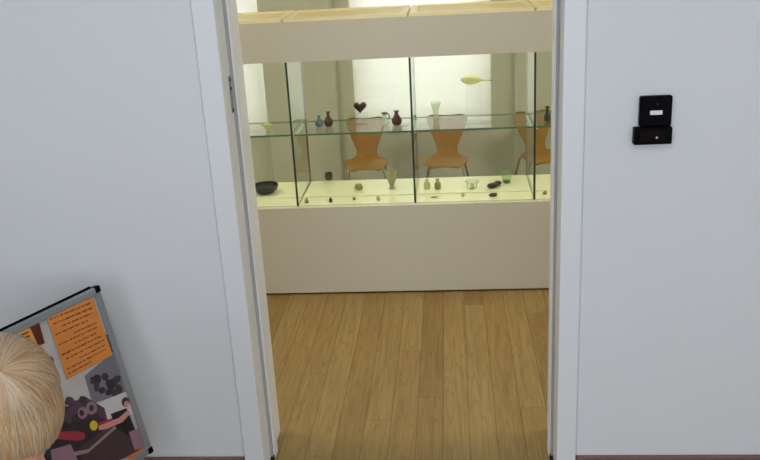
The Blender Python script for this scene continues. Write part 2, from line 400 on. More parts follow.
# ------------------------------------------------------------------ exhibits
def gm(name, tint, body, col): MT[name] = glass(name, tint, 1.45, .05, body, col); return name
gm('g_clear', (.94, .97, .93, 1), .16, (.75, .82, .72, 1)); gm('g_yellow', (.91, .93, .72, 1), .5, (.56, .58, .30, 1)); gm('g_pale', (.95, .95, .82, 1), .38, (.78, .76, .55, 1))
gm('g_olive', (.82, .82, .52, 1), .5, (.52, .50, .24, 1)); gm('g_green', (.91, .97, .89, 1), .09, (.50, .62, .46, 1)); gm('g_cream', (.9, .88, .7, 1), .85, (.62, .58, .36, 1)); gm('g_blue', (.52, .62, .66, 1), .55, (.24, .34, .40, 1))
gm('g_red', (.35, .10, .09, 1), .8, (.13, .03, .027, 1)); gm('acrylic', (.985, .99, .985, 1), .01, (.9, .9, .9, 1))
MT['dkbrown'] = paint('dark_brown_glass', srgb(48, 30, 22), .3, .3, 40); MT['blackgl'] = paint('black_glass', srgb(22, 22, 24), .3, .15, 30)
MT['dkgreen'] = paint('dark_green_glass', srgb(30, 58, 34), .3, .2, 40); MT['amber'] = paint('amber_glass', srgb(146, 112, 50), .35, .2, 60)
MT['sand'] = paint('sandy_glass', srgb(186, 168, 112), .5, .15, 60); MT['pinkish'] = paint('pinkish_clay', srgb(200, 160, 120), .6, .15, 60)
MT['redblk'] = paint('dark_red_band', srgb(70, 22, 20), .35, .3, 60)
def shell(outer, t=.0016):
    """closed lathe profile of a thin-walled vessel from an outer profile (bottom to top)"""
    inner = [(max(r-t, .0004), max(z, outer[0][1]+t)) for r, z in reversed(outer)]
    return [(.0004, outer[0][1])]+outer+inner+[(.0004, outer[0][1]+t)]
def vessel(name, loc, prof, mat, label, cat, thin=True, group=None, extra=None, seg=24):
    e = empty(name, loc, 0, label, cat, group)
    MB().lathe(shell(prof) if thin else [(.0004, prof[0][1])]+prof+[(.0004, prof[-1][1])], seg, cap=False).build('body', mat, e, smooth=True)
    return e
ZL, ZH = ZG0, ZG0+.006
SG = 'small vessels on the glass shelf'; FG = 'small finds in the front row'
# --- lower display bed, back row (on the raised board)
e = vessel('bowl', (-.876, 3.905, ZH), [(.024, 0), (.028, .002), (.043, .008), (.054, .018), (.060, .031), (.061, .038), (.059, .041)], 'blackgl', 'black round bowl on the lit display bed at the left end', 'bowl', seg=36)
e = empty('clear_block', (-.592, 4.035, ZH), 0, 'small clear block under the little brown cup', 'stand'); MB().box((-.022, -.016, 0), (.022, .016, .016)).build('block', 'acrylic', e, bevel=.001)
e = vessel('cup', (-.592, 4.035, ZH+.016), [(.010, 0), (.015, .004), (.0175, .014), (.018, .026), (.016, .032), (.0175, .036)], 'dkbrown', 'tiny dark brown cup on a clear block behind the front glass', 'cup')
e = vessel('beaker', (-.281, 3.915, ZH), [(.015, 0), (.015, .003), (.009, .010), (.012, .022), (.020, .044), (.0255, .064), (.028, .082), (.0275, .088)], 'g_cream', 'pale yellow tapering beaker with a small foot', 'beaker')
MB().lathe([(.016, 0), (.016, .003), (.008, .010), (.002, .012)], 20).build('foot', 'g_clear', e, smooth=True)
e = vessel('jar', (-.437, 3.915, ZH), [(.011, 0), (.017, .003), (.0205, .010), (.019, .018), (.0145, .022), (.016, .0255)], 'g_olive', 'squat olive yellow glass jar under the first wooden chair', 'jar')
BP = [(.012, 0), (.0145, .003), (.015, .022), (.0135, .030), (.0075, .036), (.008, .046), (.0105, .048)]
e = vessel('bottle', (-.117, 3.890, ZH), BP, 'g_pale', 'pale square-shouldered bottle nearest the middle partition', 'bottle', group='pair of pale bottles')
e = vessel('bottle', (-.068, 3.885, ZH), BP, 'g_olive', 'olive tinted small bottle standing right of its paler twin', 'bottle', group='pair of pale bottles')
e = vessel('footed_dish', (.090, 3.880, ZH), [(.018, 0), (.011, .004), (.010, .020), (.014, .026), (.033, .032), (.034, .036)], 'g_clear', 'small pale footed dish with a wide flat rim', 'dish')
for k in range(3):
    a = 2*PI*k/3+.5; MB().tube([(.030*math.cos(a), .030*math.sin(a), .031), (.022*math.cos(a), .022*math.sin(a), .012), (.024*math.cos(a), .024*math.sin(a), 0)], .0022, 8).build('foot', 'g_olive', e, smooth=True)
def lump(name, loc, mat, label, parts, cat='find', group=None, rz=0):
    e = empty(name, loc, rz, label, cat, group); m = MB()
    for c, rad in parts: m.blob(c, rad, fn=lambda v: v*(1+.08*noise.noise(v*2+Vector(c)*90)))
    m.build('body', mat, e, smooth=True); return e
lump('fish_flask', (.194, 3.885, ZH), 'dkbrown', 'dark brown double-lobed flask lying beside the green cup', [((-.016, -.006, .0125), (.026, .015, .0125)), ((.020, .018, .0125), (.019, .013, .0125)), ((.002, .006, .0115), (.02, .011, .010))], 'flask', rz=.35)
e = vessel('cup', (.252, 3.955, ZH), [(.015, 0), (.018, .004), (.020, .016), (.026, .036), (.0305, .052), (.031, .055)], 'g_green', 'clear green flaring cup with a dark base', 'cup')
MB().lathe([(.013, .0018), (.0165, .005), (.0175, .012), (.010, .013)], 20).build('base_pool', 'dkgreen', e, smooth=True)
# --- front row, on the lower edge of the bed
e = vessel('phial', (-.658, 3.748, ZL), [(.008, 0), (.0095, .003), (.0095, .012), (.005, .017), (.0055, .021)], 'g_olive', 'tiny sandy phial next to the left partition', 'phial', group=FG)
e = vessel('phial', (-.549, 3.748, ZL), [(.006, 0), (.0075, .004), (.0075, .014), (.004, .018), (.005, .021)], 'dkbrown', 'tiny dark brown phial in the front row', 'phial', group=FG)
lump('bead', (-.445, 3.772, ZL), 'amber', 'tiny amber bead in the front row', [((0, 0, .007), (.008, .008, .007))], 'bead', FG)
lump('shard', (-.334, 3.750, ZL), 'sand', 'small upright sandy shard below the pale beaker', [((0, 0, .011), (.008, .006, .0115)), ((.003, 0, .006), (.007, .006, .0065))], 'shard', FG)
lump('shard', (-.083, 3.772, ZL), 'amber', 'thin flat olive shard below the pale bottles', [((0, 0, .0032), (.016, .006, .0034))], 'shard', FG)
lump('shard', (.046, 3.775, ZL), 'pinkish', 'small pinkish shard left of the dark brown bean shape', [((0, 0, .008), (.008, .006, .0085))], 'shard', FG)
lump('pod', (.180, 3.765, ZL), 'dkbrown', 'dark brown bean shaped flask in the front row', [((0, 0, .008), (.021, .010, .0085))], 'flask', FG, rz=.3)
lump('figurine', (.409, 3.775, ZL), 'amber', 'little brown lump in the right end bay', [((0, 0, .006), (.010, .007, .0065)), ((.003, 0, .012), (.005, .005, .006))], 'figurine')
# --- upper glass shelf
z = ZS
def flask(loc, prof, mat, label, group=SG, name='flask'):
    return vessel(name, loc, prof, mat, label, 'flask', group=group)
flask((-.590, 3.85, z), [(.010, 0), (.016, .004), (.0195, .014), (.018, .024), (.010, .033), (.0065, .038), (.0065, .047), (.010, .050)], 'g_blue', 'small grey blue glass flask left of the dark red one')
e = flask((-.547, 3.845, z), [(.010, 0), (.016, .005), (.0205, .018), (.019, .030), (.010, .043), (.0065, .050), (.0065, .064), (.0105, .067)], 'g_red', 'slender dark red flask right of the grey blue one')
e = flask((-.292, 3.825, z), [(.012, 0), (.018, .005), (.0215, .016), (.019, .028), (.011, .038), (.009, .044), (.009, .052), (.014, .056)], 'g_clear', 'clear glass flask with a dark red handle and rim')
MB().tube([(.013, 0, .053), (.020, 0, .047), (.021, 0, .038), (.017, 0, .030)], .0032, 8).build('handle', 'redblk', e, smooth=True)
MB().lathe([(.010, .051), (.0145, .054), (.0145, .058), (.009, .058), (.009, .051)], 20, cap=False).build('rim', 'redblk', e, smooth=True)
e = flask((-.239, 3.825, z), [(.012, 0), (.019, .005), (.0235, .017), (.022, .027), (.013, .042), (.008, .050), (.0075, .058), (.013, .063)], 'g_red', 'dark red flask with a black neck beside the middle partition')
MB().lathe([(.0105, .046), (.0088, .050), (.0083, .058), (.0140, .0632), (.012, .0645), (.006, .058), (.006, .046)], 20, cap=False).build('neck', 'blackgl', e, smooth=True)
# heart shaped flask on a clear block
e = empty('clear_block', (-.404, 3.87, z), 0, 'clear block under the heart shaped dark flask', 'stand'); MB().box((-.030, -.02, 0), (.030, .02, .050)).build('block', 'acrylic', e, bevel=.001)
e = empty('heart_flask', (-.404, 3.87, z+.050), 0, 'dark brown heart shaped flask raised on a clear block', 'flask')
hm = MB(); n = 40; ring = []
for k in range(n):
    t = 2*PI*k/n; hx = 16*math.sin(t)*abs(math.sin(t))**1.2; hz = 13*math.cos(t)-5*math.cos(2*t)-1.5*math.cos(3*t)-math.cos(4*t)
    ring.append((hx/16*.0295, (hz+17)/29*.052))
vs = []; fs = []
lay = [(-.013, .45), (-.011, .75), (-.006, .95), (0, 1), (.006, .95), (.011, .75), (.013, .45)]
for y, sc in lay:
    for x_, z_ in ring: vs.append((x_*sc, y, .030+(z_-.030)*sc))
for i in range(len(lay)-1):
    for k in range(n): fs.append((i*n+k, i*n+(k+1) % n, (i+1)*n+(k+1) % n, (i+1)*n+k))
fs.append(tuple(range(n))); fs.append(tuple(range((len(lay)-1)*n, len(lay)*n)))
hm.add(vs, fs); hm.build('body', 'dkbrown', e, smooth=True)
e = vessel('beaker', (-.067, 3.942, z), [(.014, 0), (.0145, .004), (.011, .012), (.013, .030), (.019, .058), (.0235, .071), (.0245, .074)], 'g_clear', 'clear greenish flaring glass beaker on the shelf', 'beaker', group=SG)
# horizontal bird-shaped flask on a clear stand
e = empty('clear_block', (.105, 3.875, z), 0, 'tall clear block under the yellow green long-necked flask', 'stand'); MB().box((-.035, -.02, 0), (.035, .02, .158)).build('block', 'acrylic', e, bevel=.001)
e = empty('lying_flask', (.105, 3.875, z+.158), 0, 'yellow green pear shaped flask with a long thin neck lying on its side', 'flask')
pr = [(.0004, -.058), (.008, -.054), (.0165, -.042), (.0215, -.024), (.021, -.006), (.016, .014), (.009, .030), (.0042, .040), (.0030, .062), (.0030, .078), (.0048, .083), (.0004, .083)]
MB().lathe(pr, 24, mat=Matrix.Translation((0, 0, .0215)) @ Matrix.Rotation(.06, 4, 'Y') @ Matrix.Rotation(PI/2, 4, 'Y'), cap=False).build('body', 'g_yellow', e, smooth=True)
# left bay and right bay
e = empty('bird_flask', (-.815, 3.80, z), .4, 'pale yellow green bird shaped glass on the shelf at the left end', 'flask')
MB().lathe([(.0004, -.030), (.008, -.026), (.014, -.012), (.015, .002), (.010, .016), (.004, .028), (.0035, .044), (.005, .046), (.0004, .046)], 20, mat=Matrix.Translation((0, 0, .022)) @ Matrix.Rotation(-1.15, 4, 'Y'), cap=False).build('body', 'g_yellow', e, smooth=True)
MB().lathe([(.010, 0), (.010, .003), (.004, .008), (.004, .012)], 16).build('foot', 'g_yellow', e, smooth=True)
e = vessel('bottle', (.418, 3.790, z), [(.010, 0), (.014, .003), (.016, .016), (.013, .030), (.007, .042), (.0065, .058), (.012, .066)], 'dkgreen', 'dark green glass bottle at the right end of the shelf', 'bottle', group=SG)

# ------------------------------------------------------------------ children's chairs
def make_chair(loc, rz, label):
    e = empty('child_chair', loc, rz, label, 'chair', 'small wooden chairs along the window wall')
    # side profile: (y, z, half width), front of the seat towards -y
    P = [(-.262, .244, .078), (-.265, .249, .098), (-.260, .256, .115), (-.240, .262, .129), (-.21, .264, .134), (-.16, .261, .132), (-.115, .257, .122), (-.08, .254, .103), (-.055, .254, .084), (-.03, .258, .070),
         (-.010, .270, .063), (.003, .288, .062), (.012, .310, .067), (.022, .345, .081), (.034, .385, .098), (.046, .425, .113), (.055, .455, .122), (.060, .470, .122), (.063, .479, .115), (.065, .484, .102), (.066, .486, .08)]
    nu = 12; th = .007
    def surf(i, t):
        y, z_, w_ = P[i]; j0, j1 = max(i-1, 0), min(i+1, len(P)-1)
        tang = Vector((0, P[j1][0]-P[j0][0], P[j1][1]-P[j0][1])).normalized(); nrm = Vector((0, -tang.z, tang.y))
        curve = (.02 if i > 10 else .012)*t*t
        return Vector((w_*t, y, z_))+nrm*curve, nrm
    top = []; bot = []
    for i in range(len(P)):
        for k in range(nu+1):
            p, nrm = surf(i, -1+2*k/nu); top.append(p); bot.append(p-nrm*th)
    nT = len(top); m = MB(); vs = top+bot; ft = []; fb = []; fe = []
    for i in range(len(P)-1):
        for k in range(nu):
            a = i*(nu+1)+k; ft.append((a, a+1, a+nu+2, a+nu+1)); fb.append((nT+a, nT+a+nu+1, nT+a+nu+2, nT+a+1))
    bd = [k for k in range(nu+1)]+[i*(nu+1)+nu for i in range(1, len(P))]+[(len(P)-1)*(nu+1)+k for k in range(nu-1, -1, -1)]+[i*(nu+1) for i in range(len(P)-2, 0, -1)]
    for a, b in zip(bd, bd[1:]+bd[:1]): fe.append((a, b, nT+b, nT+a))
    m.add(vs, ft+fb+fe); m.m = [0]*(len(ft)+len(fb))+[1]*len(fe)
    m.build('seat_shell', ['ply', 'plyedge'], e, smooth=True)
    hub = MB().lathe([(.045, .232), (.05, .236), (.05, .244), (.03, .249)], 20, mat=Matrix.Translation((0, -.13, 0))); hub.build('hub', 'dark_rubber', e, smooth=True)
    for sx in (-1, 1):
        for fy, lx in ((-1, .122), (1, .115)):
            yy = -.13+fy*(.125 if fy < 0 else .14)
            pts = [(sx*.02, -.13+fy*.01, .240), (sx*.075, -.13+fy*.055, .243), (sx*.098, -.13+fy*.085, .236), (sx*.106, -.13+fy*.095, .218), (sx*.146, yy, .004)]
            l = MB().tube(pts, .0065, 10).build('leg', 'steel', e, smooth=True)
            MB().lathe([(.0085, 0), (.0085, .014), (.0065, .016)], 12, mat=Matrix.Translation((sx*.146, yy, 0))).build('foot_cap', 'dark_rubber', l, smooth=True)
    return e
make_chair((-.518, 5.22, 0), .05, 'small bent plywood chair straight behind the heart shaped flask')
make_chair((-.026, 5.22, 0), -.06, 'small bent plywood chair right of the middle glass partition')
make_chair((.503, 5.24, 0), .22, 'small bent plywood chair at the right end, cut off by the door jamb')

# ------------------------------------------------------------------ poster stand
exec_pts = None
d1 = Vector((.429, .9033, 0)).normalized(); d2 = Vector((-.193, .092, .977)).normalized(); d2 = (d2-d1*d2.dot(d1)).normalized()
nb = d1.cross(d2).normalized()              # faces the viewer side
if nb.x < 0: nb = -nb
BR = Vector((-.8835, 2.12, .2015))         # lower right outer corner of the frame
LEN, WID = .5115, .70
# local frame of the board: x along d1 (0 at right edge, negative to the left), z up along d2, y = -nb
MBd = Matrix((d1, -nb, d2)).transposed().to_4x4(); MBd.translation = BR
def bp(x, z_, off=0): return MBd @ Vector((x, -off, z_))
stand = empty('poster_stand', (BR.x-.25*d1.x, BR.y-.25*d1.y, 0), 0, 'grey metal framed poster board on legs leaning back by the left wall', 'poster stand')
sl = Vector(stand.location)
def spart(mb, name, mats, parent=None, **kw):
    o = mb.build(name, mats, parent or stand, **kw)
    if not parent: o.location = -sl
    return o
FR = .021
for nm, a, b in (('frame_rail', (-WID, 0), (0, FR)), ('frame_rail', (-WID, LEN-FR), (0, LEN)), ('frame_rail', (-FR, FR), (0, LEN-FR)), ('frame_rail', (-WID, FR), (-WID+FR, LEN-FR))):
    spart(MB().box((a[0], -.006, a[1]), (b[0], .010, b[1]), mat=MBd), nm, 'alu', bevel=.003)
spart(MB().box((-WID, .0105, LEN-.012), (-.014, .0165, LEN+.005), mat=MBd), 'top_trim', 'plastic', bevel=.002)
for cx, cz in ((0, LEN), (0, 0), (-WID, LEN), (-WID, 0)):
    sx = -1 if cx == 0 else 1; sz = -1 if cz > 0 else 1
    m = MB().box((min(cx-sx*.002, cx+sx*.017), -.0075, min(cz-sz*.002, cz+sz*.017)), (max(cx-sx*.002, cx+sx*.017), .012, max(cz-sz*.002, cz+sz*.017)), mat=MBd)
    spart(m, 'corner_cap', 'plastic', bevel=.003)
MT['card'] = paint('backing_board', srgb(120, 122, 126), .7, .05, 8)
spart(MB().box((-WID+.01, .001, .01), (-.01, .009, LEN-.01), mat=MBd), 'back_board', 'card')
for x in (-.03, -WID+.03):
    a = bp(x, .01, -.018); f_ = a-d2*(a.z/d2.z)
    spart(MB().tube([f_+Vector((0, 0, .004)), bp(x, LEN*.6, -.018)], .008, 10), 'leg', 'alu', smooth=True)
    b_ = bp(x, LEN*.55, -.024); g_ = Vector((b_.x-.20*nb.x/abs(nb.x), b_.y, .004))
    gx = b_-nb*.27; gx.z = .004
    if gx.y > 2.26: gx.y = 2.26
    spart(MB().tube([gx, b_], .008, 10), 'leg', 'alu', smooth=True)
# the printed picture: a flat sheet whose shapes are printed areas (thin layers)
PC = dict(sheet=(176, 172, 172), pale=(188, 182, 178), grey=(112, 112, 122), dark=(42, 32, 38), plant=(58, 42, 50), plum=(80, 56, 68), skin=(206, 140, 132), white=(205, 196, 196), table=(150, 128, 124), tabledark=(70, 48, 52), red=(158, 44, 62), yellow=(214, 186, 40), black=(20, 16, 20), orange=(206, 112, 46), mauve=(150, 112, 128), green=(54, 66, 52))
for k, c in PC.items(): MT['p_'+k] = paint('print_'+k, srgb(*c), .35, .10, 30)
pk = list(PC)
# pixel -> board plane
Rinv = None
def ray(px, py): return ((px-380)/fpx)*rr-((py-230)/fpx)*uu+fw
def on_board(px, py):
    d_ = ray(px, py); o_ = Vector((0, 0, H)); t = (BR-o_).dot(nb)/d_.dot(nb); q = MBd.inverted() @ (o_+d_*t)
    return q.x, q.z
pm = MB()
pm.add([bp(-WID+.012, .012, .0012), bp(-.012, .012, .0012), bp(-.012, LEN-.012, .0012), bp(-WID+.012, LEN-.012, .0012)], [(0, 1, 2, 3)], pk.index('sheet'))
layer = [0]
XMIN = -WID+.022
def shape(key, pts, board=False):
    layer[0] += 1
    q = pts if board else [on_board(*p) for p in pts]
    q = [(min(max(x, XMIN), -.022), min(max(z_, .022), LEN-.022)) for x, z_ in q]
    pm.add([bp(x, z_, .0013+.00003*layer[0]) for x, z_ in q], [tuple(range(len(q)))], pk.index(key))
def ellipse(key, c, a, b, rot=0, n=16):
    shape(key, [(c[0]+a*math.cos(t)*math.cos(rot)-b*math.sin(t)*math.sin(rot), c[1]+a*math.cos(t)*math.sin(rot)+b*math.sin(t)*math.cos(rot)) for t in [2*PI*k/n for k in range(n)]])
# room in the picture
shape('pale', [(30, 330), (98, 305), (128, 400), (60, 420)])
shape('grey', [(84, 376), (113, 352), (126, 392), (92, 404)])
for k in range(16):
    ellipse('plant' if k % 3 else 'dark', (92+random.uniform(0, 30), 390-0.35*random.uniform(0, 30)+random.uniform(-6, 6)), random.uniform(3, 6), random.uniform(2, 5), random.uniform(0, 3))
shape('white', [(96, 404), (128, 390), (136, 412), (104, 420)])
shape('plum', [(60, 410), (84, 396), (104, 408), (112, 440), (62, 452)])
shape('dark', [(50, 432), (78, 412), (108, 420), (126, 410), (140, 446), (150, 470), (40, 470)])
for k in range(14):
    ellipse('plum' if k % 2 else 'plant', (64+random.uniform(0, 34), 408+random.uniform(-8, 14)), random.uniform(2, 5), random.uniform(2, 5), random.uniform(0, 3))
ellipse('mauve', (91, 408), 5.5, 6.5); ellipse('plant', (91, 408), 2.6, 3.2); ellipse('mauve', (82, 413), 5, 6); ellipse('dark', (81, 413), 2.4, 3)
shape('tabledark', [(76, 450), (110, 424), (132, 432), (146, 462), (90, 470)])
shape('table', [(72, 452), (88, 449), (114, 426), (116, 428), (91, 452), (74, 456)])
shape('black', [(110, 414), (126, 408), (142, 448), (120, 438)])
shape('tabledark', [(86, 454), (116, 428), (134, 440), (140, 462), (92, 470)])
shape('skin', [(98, 425), (104, 423), (118, 418), (127, 410), (130, 413), (122, 422), (106, 429), (98, 430)])
shape('red', [(97, 423), (112, 418), (113, 420), (98, 426)])
ellipse('plant', (125, 402), 4, 5); ellipse('skin', (126, 404), 2.6, 3.2)
shape('red', [(54, 432), (76, 431), (84, 433), (84, 438), (78, 441), (56, 439)]); ellipse('red', (80, 436), 4.5, 4)
ellipse('yellow', (93, 425.5), 4, 5)
shape('mauve', [(50, 450), (70, 444), (78, 462), (52, 470)])
ellipse('red', (48, 365), 5, 8, .3); ellipse('dark', (48, 362), 5, 6, .3)
shape('plum', [(103, 336), (107, 334), (113, 352), (110, 354)])
shape('mauve', [(128, 432), (138, 428), (146, 446), (134, 450)])
shape('orange', [(124, 458), (145, 446), (148, 452), (130, 464)]); shape('green', [(136, 458), (147, 452), (149, 456), (140, 463)])
pic = spart(pm, 'printed_picture', ['p_'+k for k in pk])
# flyers taped on the poster
MT['flyer'] = paint('orange_paper', srgb(216, 134, 56), .6, .18, 22); MT['ink'] = paint('brown_ink', srgb(120, 66, 26), .7, .1, 30)
MT['flyer_dark'] = paint('maroon_print', srgb(84, 30, 26), .6, .1, 20); MT['flyer_y'] = paint('yellow_orange_paper', srgb(226, 150, 48), .6, .12, 10)
def sheet(name, corners, label, mats, draw):
    e = empty(name, bp(*on_board(*corners[3])), 0, label, 'flyer'); el = Vector(e.location)
    q = [on_board(*c) for c in corners]
    def at(u, v, off):
        x = (1-v)*((1-u)*q[0][0]+u*q[1][0])+v*((1-u)*q[3][0]+u*q[2][0]); z_ = (1-v)*((1-u)*q[0][1]+u*q[1][1])+v*((1-u)*q[3][1]+u*q[2][1])
        return bp(x, z_, off)-el
    m = MB(); m.add([at(u, v, o) for o in (.0045, .0050) for u, v in ((0, 0), (1, 0), (1, 1), (0, 1))], [(0, 3, 2, 1), (4, 5, 6, 7), (0, 1, 5, 4), (1, 2, 6, 5), (2, 3, 7, 6), (3, 0, 4, 7)])
    m.build('paper', mats[0], e)
    t = MB(); draw(t, at); t.build('printing', mats[1], e)
def lines(t, at):
    rows = [(.07, .05, .95), (.15, .08, .92), (.23, .22, .88), (.31, .05, .75), (.40, .40, .92), (.47, .05, .90), (.55, .35, .85), (.63, .04, .9), (.71, .10, .95), (.79, .35, .95), (.86, .05, .9), (.93, .05, .55)]
    rnd = random.Random(3)
    for v, a, b in rows:
        u = a
        while u < b-.03:
            l = rnd.uniform(.04, .13); hgt = rnd.uniform(.009, .014)
            u2 = min(u+l, b); mid = (u+u2)/2; wob = rnd.uniform(-.004, .004)
            t.add([at(u, v-hgt+wob, .0052), at(mid, v-hgt*.6-wob, .0052), at(u2, v-hgt, .0052), at(u2, v+hgt*.7, .0052), at(mid, v+hgt+wob, .0052), at(u, v+hgt*.8, .0052)], [(5, 4, 3, 2, 1, 0)])
            u = u2+rnd.uniform(.012, .03)
sheet('flyer', [(45, 316), (91.5, 297.5), (111.5, 355), (66, 379.5)], 'large orange flyer with rows of handwriting taped on the poster', ['flyer', 'ink'], lines)
def band(t, at):
    t.add([at(.62, .02, .0052), at(.98, .02, .0052), at(.98, .98, .0052), at(.75, .98, .0052)], [(3, 2, 1, 0)])
    for v in (.25, .42, .6, .78):
        t.add([at(.12, v, .0052), at(.55, v-.02, .0052), at(.55, v+.05, .0052), at(.12, v+.06, .0052)], [(3, 2, 1, 0)])
sheet('flyer', [(10, 332.5), (38, 320.5), (44, 343.5), (16, 355)], 'small orange flyer with a maroon edge half hidden behind the blond head', ['flyer_y', 'flyer_dark'], band)

# ------------------------------------------------------------------ the child looking at the poster
def child(loc, rz):
    e = empty('person', loc, rz, 'small child with a pale blond bob, seen from behind, facing the poster board', 'person')
    MT['skin'] = paint('fair_skin', srgb(226, 168, 140), .5, .05, 20)
    HC = Vector((0, .0, .872))                      # head centre
    # --- body: one skinned skeleton, forward is +y
    J = []; E_ = []; R_ = []
    def j(p, r, par=None):
        J.append(Vector(p)); R_.append(r)
        if par is not None: E_.append((par, len(J)-1))
        return len(J)-1
    pel = j((0, -.01, .43), .085); w1 = j((0, -.01, .52), .080, pel); ch = j((0, -.012, .60), .080, w1); nk0 = j((0, -.015, .70), .046, ch); nk = j((0, -.008, .785), .040, nk0); hd_ = j((0, .0, .83), .045, nk)
    for s in (-1, 1):
        sh = j((s*.098, -.015, .652), .036, ch); el = j((s*.140, -.035, .535), .030, sh); wr = j((s*.140, .035, .45), .021, el); pa = j((s*.136, .058, .415), .022, wr)
        hp = j((s*.055, -.01, .40), .066, pel); kn = j((s*.062, .005, .225), .046, hp); an = j((s*.065, -.012, .065), .030, kn); he = j((s*.066, -.01, .035), .032, an); to = j((s*.075, .085, .022), .022, he)
    me = bpy.data.meshes.new('body'); me.from_pydata(J, E_, []); body = bpy.data.objects.new('body', me); COL.objects.link(body)
    body.modifiers.new('skin', 'SKIN')
    for v, r in zip(me.skin_vertices[0].data, R_): v.radius = (r, r)
    me.skin_vertices[0].data[0].use_root = True
    ss = body.modifiers.new('sub', 'SUBSURF'); ss.levels = ss.render_levels = 2
    dg = bpy.context.evaluated_depsgraph_get(); dg.update()
    bm = bmesh.new(); tmp = bpy.data.meshes.new_from_object(body.evaluated_get(dg)); bm.from_mesh(tmp)
    # --- head
    hm_ = MB()
    def headfn(v):
        x, y, z_ = v
        if z_ < 0:                                    # jaw narrows, chin forward
            k = -z_; x *= 1-.32*k; y = y*(1-.22*k)+.10*k
        if y > .5: y *= 1-.12*(y-.5)                 # flatter face
        if z_ > -.2 and y < 0: y *= 1.05
        return Vector((x, y, z_))
    hm_.blob(HC, (.072, .086, .100), fn=headfn, seg=40, ring=28)
    hm_.blob(HC+Vector((0, .086, -.022)), (.009, .012, .010)); hm_.blob(HC+Vector((0, .082, -.010)), (.006, .010, .018))
    for s in (-1, 1):
        hm_.blob(HC+Vector((s*.071, -.002, -.012)), (.009, .016, .024)); hm_.blob(HC+Vector((s*.030, .066, -.038)), (.024, .018, .022))
    hm_.blob(HC+Vector((0, .080, -.052)), (.018, .008, .005)); hm_.blob(HC+Vector((0, .078, -.061)), (.014, .008, .005)); hm_.blob(HC+Vector((0, .068, -.082)), (.020, .016, .014))
    # --- hands: palm and five separate fingers
    for s in (-1, 1):
        for i, (dx, ln) in enumerate(((-.015, .030), (-.005, .036), (.005, .034), (.014, .027))):
            b0 = Vector((s*.135+dx*.35, .060+dx, .408)); hm_.tube([b0+Vector((0, -.004, .012)), b0+Vector((0, .006, -.010)), b0+Vector((-s*.002, .010, -.010-ln*.5)), b0+Vector((-s*.006, .009, -.010-ln))], [.0062, .006, .0054, .0042], 10)
        t0 = Vector((s*.128, .072, .425)); hm_.tube([t0, t0+Vector((-s*.008, .014, -.010)), t0+Vector((-s*.010, .020, -.024))], [.008, .0068, .0048], 10)
    o_ = hm_.build('tmp_head', 'skin'); bm.from_mesh(o_.data); bpy.data.objects.remove(o_)
    m2 = bpy.data.meshes.new('body'); bm.to_mesh(m2); bm.free(); body.modifiers.clear(); body.data = m2
    rm = body.modifiers.new('remesh', 'REMESH'); rm.mode = 'VOXEL'; rm.voxel_size = .0036
    sm = body.modifiers.new('smooth', 'SMOOTH'); sm.iterations = 3
    dg = bpy.context.evaluated_depsgraph_get(); dg.update()
    m3 = bpy.data.meshes.new_from_object(body.evaluated_get(dg)); body.modifiers.clear(); body.data = m3
    m3.polygons.foreach_set('use_smooth', [True]*len(m3.polygons)); m3.materials.clear(); m3.materials.append(MT['skin'])
    body.parent = e
    MT['eyewhite'] = paint('eye_white', srgb(235, 232, 228), .2, .01, 5); MT['iris'] = paint('iris', srgb(70, 96, 120), .2, .1, 50)
    for s in (-1, 1):
        ey = MB().blob(HC+Vector((s*.030, .0705, -.006)), (.0115, .0085, .0085)).build('eye', 'eyewhite', e, smooth=True)
        MB().blob(HC+Vector((s*.030, .0775, -.006)), (.005, .003, .005)).build('iris', 'iris', ey, smooth=True)
    # --- clothes
    def garment(name, pts, mat):
        m = bpy.data.meshes.new(name); J2 = [Vector(p[0]) for p in pts]; m.from_pydata(J2, [(p[2], i) for i, p in enumerate(pts) if p[2] is not None], [])
        o = bpy.data.objects.new(name, m); COL.objects.link(o); o.modifiers.new('skin', 'SKIN')
        for v, p in zip(m.skin_vertices[0].data, pts): v.radius = (p[1], p[1])
        m.skin_vertices[0].data[0].use_root = True
        s2 = o.modifiers.new('sub', 'SUBSURF'); s2.levels = s2.render_levels = 2
        dg = bpy.context.evaluated_depsgraph_get(); dg.update()
        q = bpy.data.meshes.new_from_object(o.evaluated_get(dg)); o.modifiers.clear(); o.data = q
        q.polygons.foreach_set('use_smooth', [True]*len(q.polygons)); q.materials.clear(); q.materials.append(MT[mat]); o.parent = e; return o
    MT['jumper'] = paint('navy_jumper', srgb(60, 70, 110), .9, .08, 40, bump=.4); MT['trouser'] = paint('grey_trousers', srgb(92, 92, 100), .9, .08, 40, bump=.3); MT['shoe'] = paint('brown_shoe', srgb(92, 60, 42), .5, .08, 20)
    garment('shirt', [((0, -.01, .41), .094, None), ((0, -.01, .52), .090, 0), ((0, -.012, .59), .088, 1), ((0, -.016, .668), .054, 2),
                      ((-.098, -.015, .645), .044, 2), ((-.142, -.035, .535), .040, 4), ((-.142, .025, .466), .030, 5), ((.098, -.015, .645), .044, 2), ((.142, -.035, .535), .040, 7), ((.142, .025, .466), .030, 8)], 'jumper')
    garment('trousers', [((0, -.01, .44), .090, None), ((-.056, -.01, .395), .074, 0), ((-.063, .005, .225), .055, 1), ((-.066, -.012, .07), .044, 2), ((.056, -.01, .395), .074, 0), ((.063, .005, .225), .055, 4), ((.066, -.012, .07), .044, 5)], 'trouser')
    for s in (-1, 1):
        MB().blob((s*.070, .035, .031), (.036, .082, .031), fn=lambda v: Vector((v.x, v.y, max(v.z, -.97) if v.y < 0 else v.z*(1-.35*v.y)))).build('shoe', 'shoe', e, smooth=True)
    # --- hair: cap plus many strands flowing from the crown whorl
    hairs = [(188, 153, 112), (198, 168, 130), (176, 141, 102), (190, 172, 148), (202, 181, 150)]
